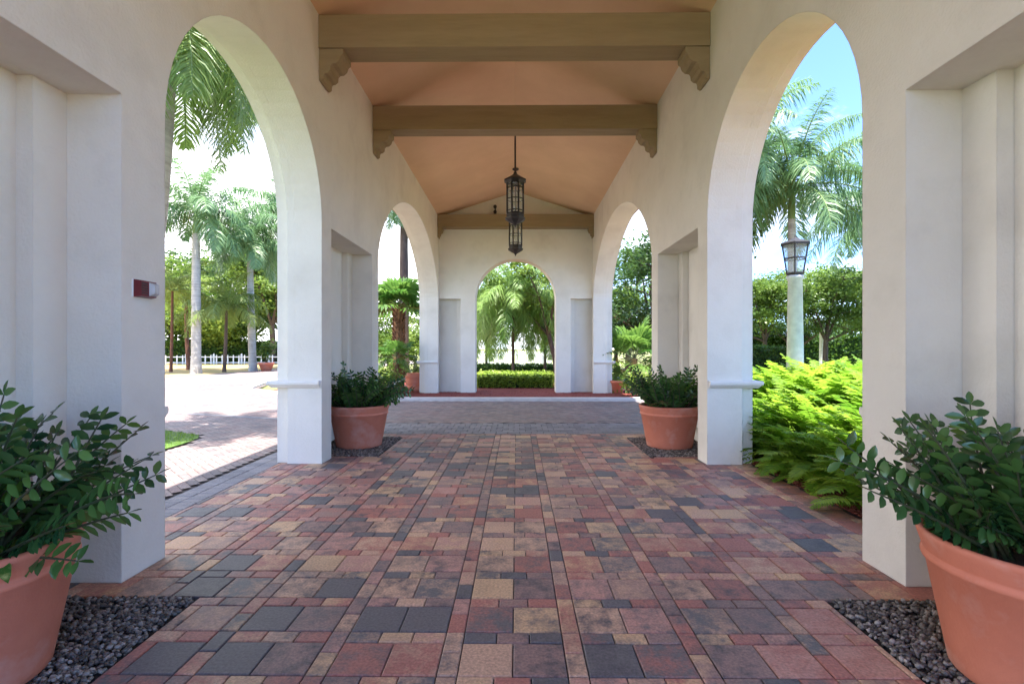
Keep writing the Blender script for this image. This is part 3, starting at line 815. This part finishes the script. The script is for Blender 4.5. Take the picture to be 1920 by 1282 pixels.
def tree_mesh(seed, H, cw, clear, nclump, nleaf, lsize, layered=.5, trunk_r=.14, lean=(0,0), spread=1.0):
    """returns trunk and crown meshes of a broadleaf tree standing at the origin"""
    rr = random.Random(seed); tr, cr = MB(), MB()
    fork = Vector((lean[0]*.4, lean[1]*.4, H*clear))
    tr.tube([(0,0,0),(lean[0]*.12+rr.uniform(-.05,.05),lean[1]*.12,H*clear*.5),fork], [trunk_r*1.25,trunk_r,trunk_r*.85], 8)
    clumps = []
    nb = 6 + int(rr.random()*3)
    for k in range(nb):
        az = k*2*math.pi/nb + rr.uniform(-.4,.4); rad = cw*rr.uniform(.35,.95); zz = H*lerp(clear+.12, .95, rr.random())
        tip = Vector((lean[0]+math.cos(az)*rad*(1.15-.4*zz/H), lean[1]+math.sin(az)*rad*(1.15-.4*zz/H), zz))
        midp = fork.lerp(tip,.5) + Vector((rr.uniform(-.2,.2),rr.uniform(-.2,.2),rr.uniform(.05,.3)*H*.1))
        tr.tube([fork-Vector((0,0,.05)), fork.lerp(midp,.6), midp, tip], [trunk_r*.6,trunk_r*.42,trunk_r*.32,trunk_r*.08], 6)
        for q in range(3):
            s0 = fork.lerp(midp, rr.uniform(.6,1)) if q == 0 else midp.lerp(tip, rr.uniform(.1,.8))
            e = s0 + Vector((rr.uniform(-1,1),rr.uniform(-1,1),rr.uniform(-.1,.6)))*cw*.42
            tr.tube([s0, s0.lerp(e,.5)+Vector((0,0,.06)), e], [trunk_r*.22,trunk_r*.14,trunk_r*.05], 4)
            clumps.append(e)
        clumps.append(tip); clumps.append(midp.lerp(tip,.6))
    while len(clumps) < nclump:
        b = rr.choice(clumps[:nb*5]); clumps.append(b + Vector((rr.gauss(0,1),rr.gauss(0,1),rr.gauss(0,.55)))*cw*.20*spread)
    for c in clumps:
        tb = rr.random(); rx = cw*rr.uniform(.13,.27); rz = rx*lerp(.8,.32,layered)
        for q in range(nleaf):
            v = Vector((rr.gauss(0,.5),rr.gauss(0,.5),rr.gauss(0,.5)))
            p = c + Vector((v.x*rx, v.y*rx, v.z*rz - layered*.12*rx*(v.x*v.x+v.y*v.y)))
            d = Vector((rr.gauss(0,1),rr.gauss(0,1),rr.gauss(-.15,.5))).normalized()
            up = Vector((rr.gauss(0,.5),rr.gauss(0,.5),1))
            s_ = d.cross(up).normalized(); l_ = lsize*rr.uniform(.6,1.2); w = l_*.32
            cr.faces([p, p+d*l_*.5-s_*w, p+d*l_, p+d*l_*.5+s_*w], [(0,1,2,3)], False, min(1,max(0,tb*.6+rr.random()*.4)))
    return tr, cr
def tree(label, X, D, mesh, rz=0, sc_=1.0, mat='leafA', name='broadleaf_tree', group='trees beyond the portico', z0=-.07, bark='bark'):
    t = thing(name, label, 'tree', (X, D*S, z0), rz, group)
    tr, cr = mesh
    tr.build('trunk', M[bark], t, (0,0,0)); cr.build('crown', M[mat], t, (0,0,0)); t.scale = (sc_,)*3
    return t

# royal palms seen through the left arch
palm('royal_palm', 'near royal palm whose long drooping fronds hang into the top of the left arch', XP(205,5.3), 5.3, ZP(10,5.3)+.1, 101, 26, 2.9, .62, .026, 120,
     .17, 'royalnear', lean=(.80,.1), emin=-45, emax=62, bend=120, ldroop=1.5, plum=.85)
palm('royal_palm', 'royal palm with a pale trunk, nearest the left pier, crown over the far kerb', XP(364,19.3), 19.3, ZP(395,19.3), 102, 22, 4.1, .95, .055, 84, .225, bend=85, emax=88, ldroop=1.3, plum=.85)
palm('royal_palm', 'slightly farther royal palm, pale trunk standing left of the red pot', XP(472,21.6), 21.6, ZP(438,21.6), 103, 22, 3.9, .95, .055, 84, .205, lean=(-.2,0), bend=85, emin=-40, ldroop=1.3, plum=.85)
palm('royal_palm', 'royal palm mostly hidden by the right edge of the left arch', XP(540,24), 24, ZP(400,24), 104, 24, 4.2, .95, .055, 84, .28, ldroop=1.3, plum=.85)
# yellow green palms
palm('coconut_palm', 'young yellow green palm with dark trunk at the left pier edge', XP(316,20.5), 20.5, ZP(545,20.5), 111, 17, 3.2, .7, .045, 60, .075, 'coco', False, 'redbark', bend=95, emin=5, emax=80, lean=(.1,0))
palm('coconut_palm', 'leaning dark red trunked palm just left of the nearest pale trunk', XP(350,22.5), 22.5, ZP(565,22.5), 112, 14, 2.8, .7, .045, 60, .11, 'coco', False, 'redbark', bend=100, emin=10, emax=80, lean=(-.25,.1))
palm('coconut_palm', 'small palm with thin brown trunk between the two pale trunks', XP(417,20.5), 20.5, ZP(582,20.5), 113, 18, 3.2, .75, .045, 64, .09, 'coco', False, 'bark', bend=110, emin=0, emax=82, lean=(.15,0), ldroop=1.3, plum=.85)
# palms on the right
palm('royal_palm', 'big royal palm behind the tall lamp post, fronds against blue sky', XP(1489,12.4), 12.4, ZP(352,12.4), 121, 28, 4.0, .76, .038, 100, .15, lean=(-.15,0), bend=75, emin=-30, emax=80, ldroop=1.3, plum=.85)
palm('royal_palm', 'royal palm at the right edge of the right arch, behind the lamp post palm', XP(1650,15), 15, ZP(388,15), 122, 26, 4.0, .8, .045, 84, .26, bend=90, ldroop=1.3, plum=.85)
palm('royal_palm', 'tall royal palm whose fronds arch in from the left edge of the right arch', XP(1372,12.6), 12.6, ZP(285,12.6), 123, 30, 4.0, .75, .042, 84, .24, bend=90, ldroop=1.3, plum=.85)

# broadleaf trees
TA = tree_mesh(201, 6.6, 3.4, .30, 150, 110, .17, .95)
TB = tree_mesh(202, 6.0, 3.2, .15, 180, 100, .20, .5)
TC = tree_mesh(203, 7.5, 3.3, .20, 120, 90, .20, .4, .17)
tpl = {}
def put(key, mesh, mat, label, px, D, rz, sc_, group='trees beyond the portico', bark='bark'):
    if key not in tpl:
        tpl[key] = tree(label, XP(px,D), D, mesh, rz, sc_, mat, group=group, bark=bark); return tpl[key]
    return dup(tpl[key], (XP(px,D), D*S, -.07), rz, label, sc_, group)
# right side wood edge
put('A', TA, 'leafA', 'layered green tree right of the tall lamp post, thin dark trunk', 1545, 18, .3, 1.0)
put('A', TA, 'leafA', 'layered green tree half hidden by the near right pier', 1625, 19, 2.0, 1.08)
put('A', TA, 'leafA', 'dense green tree left of the tall lamp post, above the clipped hedge', 1432, 19.5, 4.1, 1.0)
put('C', TC, 'leafC', 'dark tree filling the gap behind the tall lamp post', 1490, 24, 1.0, 1.0)
put('C', TC, 'leafC', 'tall dark tree at the back behind the layered trees on the right', 1585, 27, 2.6, 1.05)
put('C', TC, 'leafC', 'dark tree at the back beside the left edge of the right arch', 1405, 27, 5.0, 1.0)
# left side wood
put('B', TB, 'leafB', 'light green bushy tree behind the two pale palm trunks', 420, 33, .5, 1.85)
put('B', TB, 'leafB', 'light green bushy tree at the left pier edge beyond the white fence', 325, 34, 2.2, 1.9)
put('A', TA, 'leafA', 'green tree right of the second pale palm trunk, beyond the white fence', 508, 31, 3.3, 1.9)
put('C', TC, 'leafC', 'dark tree behind the small brown trunked palm', 400, 42, .8, 1.9)
put('C', TC, 'leafC', 'dark tree far behind the second pale palm trunk', 472, 41, 2.8, 2.0)
put('C', TC, 'leafC', 'dark tree far behind the nearest pale palm trunk', 345, 43, 4.4, 1.9)
put('C', TC, 'leafC', 'dark tree behind the red pot, against the arch jamb', 540, 38, 5.4, 1.9)
# seen through the far left arch
put('B', TB, 'leafB', 'light green tree low behind the booted fan palm', 728, 19, 1.1, .8)
put('C', TC, 'leafC', 'dark tree behind the booted fan palm beside the far left jamb', 778, 23, 3.0, .75)
# seen through the far right arch
put('C', TC, 'leafC', 'dark tree in the far right arch with a leaning trunk', 1232, 14.5, 1.9, .95)
put('C', TC, 'leafC', 'tree at the top of the far right arch, pale sky under its crown', 1178, 23, 4.9, 1.2)
put('A', TA, 'leafA', 'layered green tree low in the far right arch behind the bright fan palm', 1155, 17, 5.3, .8)
# seen through the end arch
put('D', tree_mesh(204, 5.6, 2.5, .35, 46, 60, .17, .5, .10, (-.9,0)), 'leafB', 'sparse tree with bare curving branches at the right side of the end arch', 1046, 14.3, .0, 1.1)
palm('feather_palm', 'lower feathery palm at the left side of the end arch', XP(912,17.2), 17.2, ZP(606,17.2), 132, 26, 2.6, .55, .034, 64, .06, 'feather', False, 'bark', bend=105, emin=-35, emax=86, plum=.9, ldroop=1.4, z0=.0)
palm('feather_palm', 'lower feathery palm at the right side of the end arch', XP(1022,16.4), 16.4, ZP(596,16.4), 133, 26, 2.6, .55, .034, 64, .06, 'feather', False, 'bark', bend=110, emin=-40, emax=86, plum=.9, ldroop=1.4, z0=.0)
put('A', TA, 'leafA', 'green tree at the back left behind the feathery palm', 915, 27, 4.0, 1.15)
put('A', TA, 'leafA', 'green tree at the back right behind the feathery palm', 1018, 28, 1.0, 1.15)

# feathery palm in the end arch
palm('feather_palm', 'feathery drooping green palm in the middle of the end arch, taller than its two neighbours', XP(962,15), 15, ZP(552,15), 131, 48, 3.1, .62, .034, 84, .06, 'feather', False, 'bark',
     bend=105, emin=-35, emax=86, plum=.9, ldroop=1.4, z0=.0)
# booted fan palm and tall trunk in far left arch
fan_palm('fan palm with a criss cross booted brown trunk in the far left arch', XP(747,11.5), 11.5, ZP(575,11.5), 141, 19, .70, .82, .18, elo=-5)
palm('cabbage_palm', 'tall palm with rough brown trunk rising behind the booted fan palm', XP(757,15.5), 15.5, ZP(372,15.5), 142, 14, 2.0, .7, .05, 34, .19, 'royal', False, 'bark', bend=110, emin=-50, emax=60)
fan_palm('low round leaved fan palm below the booted trunk, far left arch', XP(742,10.4), 10.4, ZP(668,10.4), 143, 14, .45, .42, .1, False)
fan_palm('bright green low fan palm in the far right arch', XP(1188,11.2), 11.2, ZP(672,11.2), 144, 22, .95, .80, .12, False)

# shrubs
def shrub_mesh(seed, w, h, n, ls):
    rr = random.Random(seed); st, lf = MB(), MB()
    for k in range(16):
        az = rr.uniform(0,6.28); r_ = w*rr.uniform(.2,.9); e = Vector((math.cos(az)*r_, math.sin(az)*r_, h*rr.uniform(.5,.95)))
        st.tube([(0,0,0), e*.5+Vector((0,0,h*.1)), e], [.012,.008,.003], 4)
        for q in range(n//16):
            p = e*rr.uniform(.45,1.05) + Vector((rr.gauss(0,.12)*w,rr.gauss(0,.12)*w,rr.gauss(0,.10)*h)); p.z = max(p.z,.03)
            leaf(lf, p, Vector((rr.gauss(0,1),rr.gauss(0,1),rr.gauss(.1,.6))), Vector((rr.gauss(0,.3),rr.gauss(0,.3),1)), ls*rr.uniform(.7,1.2), ls*.45, rr.random(), .1, 0, .2)
    return st, lf
def shrub(label, X, D, mesh, mat, sc_=1.0, rz=0, z0=.05):
    t = thing('shrub', label, 'shrub', (X, D*S, z0), rz, 'shrubs outside the arches')
    mesh[0].build('stem', M['stem'], t, (0,0,0)); mesh[1].build('foliage', M[mat], t, (0,0,0)); t.scale = (sc_,)*3
    return t
SA = shrub_mesh(301, .65, 1.15, 700, .13)
SB = shrub_mesh(302, .55, .7, 600, .10)
s1 = shrub('green shrub right of the middle left pot, under the booted fan palm', XP(735,9.95), 9.95, SA, 'leafB', .85)
shrub('glossy shrub behind the middle right pot, left of the bright fan palm', XP(1186,10.0), 10.0, SB, 'hedgelime', .9)
dup(s1, (XP(1208,9.9), 9.9*S, .05), 2.0, 'green shrub between the middle right pot and the bright fan palm', .8)
dup(s1, (XP(772,11.9), 11.9*S, .05), 4.0, 'green shrub at the far left jamb behind the banded pot', .9)
dup(s1, (XP(718,11.0), 11.0*S, .05), 1.0, 'green shrub close behind the middle left pier', 1.05)

# small pots outside
def small_pot(name, label, X, D, prof, mat, z0=.05, n=24):
    t = thing(name, label, 'pot', (X, D*S, z0), 0, 'garden pots')
    mb = MB(); mb.lathe(prof, n); mb.build('pot', M[mat], t, (0,0,0))
    return t
small_pot('garden_pot', 'banded terracotta pot beside the far left jamb', XP(777,10.85), 10.85, [(0,0),(.20,0),(.27,.10),(.29,.17),(.25,.20),(.30,.28),(.31,.36),(.26,.40),(.30,.47),(.31,.53),(.25,.56),(.27,.62),(.22,.63),(.20,.55),(0,.55)], 'terracotta')
small_pot('garden_pot', 'small terracotta pot beside the far right jamb', XP(1157,10.7), 10.7, [(0,0),(.18,0),(.24,.32),(.27,.33),(.27,.40),(.23,.40),(.21,.33),(0,.33)], 'terracotta')
rp = small_pot('garden_pot', 'far red pot with a bushy plant right of the second pale palm trunk', XP(497,21.5), 21.5, [(0,0),(.28,0),(.46,.48),(.50,.49),(.50,.58),(.44,.58),(.40,.5),(0,.5)], 'terracotta', -.03)
sm = shrub_mesh(305, .75, 1.5, 500, .2); 
sm[0].v = [(x,y,z+.45) for x,y,z in sm[0].v]; sm[1].v = [(x,y,z+.45) for x,y,z in sm[1].v]
sm[0].build('stem', M['stem'], rp, (0,0,0)); sm[1].build('foliage', M['leafA'], rp, (0,0,0))

# hedges
def hedge(label, x0, x1, D0, D1, h, mat, seed, n, ls, z0=.0, wob=.06):
    rr = random.Random(seed)
    cx, cy = (x0+x1)/2, (D0+D1)/2*S
    t = thing('hedge', label, 'hedge', (cx, cy, z0), 0, 'hedges around the portico')
    y0, y1 = D0*S, D1*S
    mb = MB(); nx = max(4, int((x1-x0)/.25))
    def hz(x, y): return z0 + h*(.86 + .12*mnoise.noise(Vector((x*1.7, y*1.7, seed))))
    top = []
    for i in range(nx+1):
        x = lerp(x0+.08, x1-.08, i/nx); top.append([(x, y, hz(x,y)-.06) for y in (y0+.08, (y0+y1)/2, y1-.08)])
    for i in range(nx):
        for j in range(2): mb.face([top[i][j], top[i+1][j], top[i+1][j+1], top[i][j+1]])
        for j, rev in ((0,False),(2,True)):
            a, b = top[i][j], top[i+1][j]; q = [(a[0],a[1],z0),(b[0],b[1],z0),b,a]; mb.face(q[::-1] if rev else q)
    for i in (0, nx):
        mb.face([(top[i][0][0],top[i][0][1],z0)] + top[i] + [(top[i][2][0],top[i][2][1],z0)])
    mb.build('hedge_core', M['hedgecore'], t)
    lf = MB()
    for k in range(n):
        f = rr.random(); x = rr.uniform(x0, x1); y = rr.uniform(y0, y1)
        if f < .45: z = hz(x,y) + rr.gauss(0,wob*.6)
        elif f < .85: y = y0 + rr.gauss(0,wob*.6); z = z0 + h*rr.random()*.95
        elif f < .92: y = y1 + rr.gauss(0,wob*.6); z = z0 + h*rr.random()*.95
        else: x = rr.choice((x0,x1)) + rr.gauss(0,wob*.6); z = z0 + h*rr.random()*.95
        d = Vector((rr.gauss(0,1),rr.gauss(-.3,1),rr.gauss(.4,.7))).normalized(); up = Vector((rr.gauss(0,.5),rr.gauss(0,.5),1))
        s_ = d.cross(up).normalized(); l_ = ls*rr.uniform(.6,1.3); p = Vector((x,y,z))
        lf.faces([p, p+d*l_*.5-s_*l_*.3, p+d*l_, p+d*l_*.5+s_*l_*.3], [(0,1,2,3)], False, rr.random())
    lf.build('foliage', M[mat], t)
    return t
hedge('low lime green hedge just outside the end arch', XP(893,12.3), XP(1038,12.3), 11.95, 13.9, .50, 'hedgelime', 401, 6500, .085, .05, .05)
hedge('dark green hedge behind the lime one in the end arch', XP(880,17), XP(1052,17), 16.6, 17.6, .75, 'hedge', 402, 4200, .12, -.07)
hedge('clipped dark hedge left of the tall lamp post, under the trees', XP(1395,14), XP(1461,14), 13.6, 15.0, 1.72, 'hedge', 403, 4200, .12, -.07)
hedge('long dark hedge along the white fence beyond the pale palm trunks', XP(60,29), XP(640,29), 31.5, 32.6, 2.3, 'hedge', 404, 20000, .26, -.07)
hedge('dark undergrowth hedge behind the trees on the right', XP(1300,24), XP(1950,24), 25.0, 26.5, 2.6, 'hedge', 405, 17000, .28, -.07, .15)

# white picket fences
def fence(label, xa, ya, xb, yb, h, gap, zb=-.07):
    a = Vector((xa, ya)); b = Vector((xb, yb)); L = (b-a).length; d = (b-a).normalized(); nrm = Vector((-d.y, d.x))
    t = thing('white_fence', label, 'fence', (xa, ya, zb), 0, 'white fences')
    def obx(mb, u0, u1, o0, o1, z0, z1, tip=0):
        q = [a + d*u + nrm*o for u, o in ((u0,o0),(u1,o0),(u1,o1),(u0,o1))]
        vs = [(p.x,p.y,z0) for p in q] + [(p.x,p.y,z1) for p in q]
        fs = [(3,2,1,0),(0,1,5,4),(1,2,6,5),(2,3,7,6),(3,0,4,7)]
        if tip:
            c = a + d*(u0+u1)/2 + nrm*(o0+o1)/2; vs.append((c.x,c.y,z1+tip)); fs += [(4,5,8),(5,6,8),(6,7,8),(7,4,8)]
        else: fs.append((4,5,6,7))
        mb.faces(vs, fs)
    mb = MB()
    for z in (.18*h, .72*h): obx(mb, 0, L, .0, .05, zb+z, zb+z+.09)
    mb.build('rail', M['white'], t)
    mb = MB(); u = .2
    while u < L:
        obx(mb, u, u+.11, -.035, -.003, zb+.08, zb+h*rng.uniform(.86,.90), .10); u += gap
    mb.build('picket_panel', M['white'], t)
    u = 0; np_ = max(2, int(L/2.4))
    for k in range(np_+1):
        mb = MB(); u = L*k/np_; obx(mb, u-.07, u+.07, .052, .19, zb, zb+h, .12); mb.build('post', M['white'], t)
fence('white picket fence beyond the hedges in the end arch', XP(860,24), 24.0*S, XP(1075,24), 24.0*S, 1.45, .17)
fence('white picket fence under the trees beyond the pale palm trunks', XP(290,30), 30*S, XP(545,30), 30.6*S, .95, .5)

# ferns
def fern_frond(mb, st, rr, base, az, L, el, tb):
    steps = 9; p = Vector(base); a = el; path = [p.copy()]; dirs = []
    for i in range(steps):
        d = Vector((math.cos(a)*math.cos(az), math.cos(a)*math.sin(az), math.sin(a))); p = p + d*L/steps; path.append(p.copy()); dirs.append(d)
        a -= R(rr.uniform(4,12))
    st.tube(path, [lerp(.004,.001,i/steps) for i in range(steps+1)], 3, cap=False)
    n = 24
    for k in range(n):
        u = .2 + .8*(k+.4)/n; f = u*steps; i = min(int(f),steps-1); q = path[i].lerp(path[i+1], f-i); d = dirs[i]
        side = d.cross(Vector((0,0,1)))
        if side.length < .05: side = Vector((-math.sin(az), math.cos(az), 0))
        side.normalize(); up = side.cross(d)
        pl = L*.19*(math.sin(math.pi*(.12+.88*u))**.8+.06)
        for sg in (-1,1):
            ld = side*sg + d*.35 + up*rr.uniform(-.15,.2)
            blade(mb, q, ld, up, pl*rr.uniform(.85,1.1), L*.036, min(1,max(0,tb*.7+rr.random()*.3)), .35)
def fern_clump(mb, st, rr, x, y, n, L0, L1, z0=.0):
    for k in range(n):
        az = rr.uniform(0,6.28)
        fern_frond(mb, st, rr, (x+math.cos(az)*.05, y+math.sin(az)*.05, z0), az, rr.uniform(L0,L1), R(rr.uniform(56,92) if L1 > 1.0 else rr.uniform(28,80)), rr.random())
rr = random.Random(501); mb, st = MB(), MB()
k = 0
while k < 235:
    D = rr.uniform(2.9, 6.15); X = rr.uniform(2.34, 5.2) if k > 60 else rr.uniform(2.22, 2.6)
    if X/D > .98: continue
    if X < 2.75 and k > 60 and rr.random() < .35: continue
    far = min(1, (X-2.3)/1.0)
    fern_clump(mb, st, rr, X*S, D*S, 16, lerp(.45,1.15,far), lerp(.85,1.7,far)); k += 1
fb = mb.build('fern_bed', M['fern']); tag(fb, 'bright lime green mass of ferns outside the right arch', 'ferns', kind='stuff')
so = st.build('fern_stalk', M['stem'], fb, (0,0,0)); so['kind'] = 'stuff'
for X, D, n, L0, L1, lab in ((2.30,3.62,6,.28,.42,'small low fern at the paving edge, nearest the near right pier'),
                             (2.36,4.28,12,.5,.8,'single fern clump leaning over the red mulch beside the right pier'),
                             (2.42,3.85,14,.5,.78,'broad fern clump in the middle of the mulch edge')):
    rr = random.Random(int(X*1000+D*10)); mb, st = MB(), MB(); fern_clump(mb, st, rr, X*S, D*S, n, L0, L1)
    t = thing('fern', lab, 'fern', (X*S, D*S, .004), 0, 'ferns at the mulch edge')
    st.build('stalk', M['stem'], t); mb.build('foliage', M['fern'], t)
# mulch chips
mb = MB(); rr = random.Random(502)
for k in range(5200):
    if rr.random() < .75: X, D = 2.05 + rr.random()**1.3*.8, rr.uniform(2.9,5.2)
    else: X, D = rr.uniform(-3.0,3.0), rr.uniform(9.62,11.2)
    z = .006 if D < 6 else .052
    a = rr.uniform(0,6.28); l_ = rr.uniform(.015,.05); w = rr.uniform(.004,.010); tl = rr.uniform(-.3,.3)
    d = Vector((math.cos(a), math.sin(a), tl))*l_; s_ = Vector((-math.sin(a), math.cos(a), rr.uniform(-.4,.4)))*w
    p = Vector((X*S, D*S, z+rr.uniform(.002,.014)+abs(tl)*l_*.5))
    mb.faces([p-d*.5-s_, p+d*.5-s_, p+d*.5+s_, p-d*.5+s_, p+Vector((0,0,-.01))], [(0,1,2,3),(1,0,4),(2,1,4),(3,2,4),(0,3,4)], False, rr.random())
tag(mb.build('mulch_chips', M['chip']), 'red bark mulch chips under the ferns and around the end wall', 'mulch', kind='stuff')

# ------------------------------------------------------------------ sky, sun, camera
EL, AZ = 78, 8
w = bpy.data.worlds.new('World'); sc.world = w; w.use_nodes = True
nt = w.node_tree; nt.nodes.clear()
out = nt.nodes.new('ShaderNodeOutputWorld'); bg = nt.nodes.new('ShaderNodeBackground'); bg.inputs[1].default_value = .115
sky = nt.nodes.new('ShaderNodeTexSky'); sky.sky_type = 'NISHITA'; sky.sun_disc = False
sky.sun_elevation = R(EL); sky.sun_rotation = R(180-AZ); sky.air_density = .5; sky.dust_density = .3; sky.ozone_density = 8.0
tc = nt.nodes.new('ShaderNodeTexCoord')
mp = nt.nodes.new('ShaderNodeMapping'); mp.inputs['Scale'].default_value = (1.0,1.0,2.2); mp.inputs['Location'].default_value = (.35,.1,.2)
nt.links.new(tc.outputs['Generated'], mp.inputs[0])
nz = N(nt, 'ShaderNodeTexNoise', Scale=2.6, Detail=8, Roughness=.58); nt.links.new(mp.outputs[0], nz.inputs['Vector'])
sx_ = nt.nodes.new('ShaderNodeSeparateXYZ'); nt.links.new(tc.outputs['Generated'], sx_.inputs[0])
mA = N(nt, 'ShaderNodeMath', operation='MULTIPLY_ADD'); mA.inputs[1].default_value = -.30; mA.inputs[2].default_value = -.06
nt.links.new(sx_.outputs[0], mA.inputs[0])          # a cloud bank to the left (-X)
mB = N(nt, 'ShaderNodeMath', operation='MULTIPLY_ADD'); mB.inputs[1].default_value = -.30; mB.inputs[2].default_value = .06
nt.links.new(sx_.outputs[2], mB.inputs[0])          # and low down
s1_ = N(nt, 'ShaderNodeMath', operation='ADD'); nt.links.new(mA.outputs[0], s1_.inputs[0]); nt.links.new(mB.outputs[0], s1_.inputs[1])
mC = N(nt, 'ShaderNodeMath', operation='MULTIPLY_ADD'); mC.inputs[1].default_value = .14; nt.links.new(sx_.outputs[1], mC.inputs[0]); nt.links.new(s1_.outputs[0], mC.inputs[2])
s2_ = N(nt, 'ShaderNodeMath', operation='ADD'); nt.links.new(nz.outputs[0], s2_.inputs[0]); nt.links.new(mC.outputs[0], s2_.inputs[1])
cr_ = N(nt, 'ShaderNodeMapRange'); cr_.inputs[1].default_value = .43; cr_.inputs[2].default_value = .66; nt.links.new(s2_.outputs[0], cr_.inputs[0])
mxs = mixc(nt, cr_.outputs[0], sky.outputs[0], (5.2,5.2,5.4))
nt.links.new(mxs, bg.inputs[0]); nt.links.new(bg.outputs[0], out.inputs[0])
sl = bpy.data.lights.new('sun', 'SUN'); sl.energy = 2.3; sl.angle = R(.5); sl.color = (1,.95,.87)
so = bpy.data.objects.new('sun', sl); C.objects.link(so); so.rotation_euler = (R(90-EL), 0, R(AZ)); so.location = (0,-20,30)
cd = bpy.data.cameras.new('camera'); co = bpy.data.objects.new('camera', cd); C.objects.link(co)
co.location = (CX, 0, S); co.rotation_euler = (R(90), 0, math.atan(9/929))
cd.sensor_width = 36; cd.lens = 36*929/1920; cd.shift_y = 11/1920; cd.clip_start = .05; cd.clip_end = 2000
sc.camera = co
sc.view_settings.view_transform = 'Standard'; sc.view_settings.look = 'None'; sc.view_settings.exposure = 2.95; sc.view_settings.gamma = 1
sc.view_settings.use_curve_mapping = False
cy = sc.cycles; cy.max_bounces = 10; cy.diffuse_bounces = 6; cy.transparent_max_bounces = 12; cy.use_denoising = True
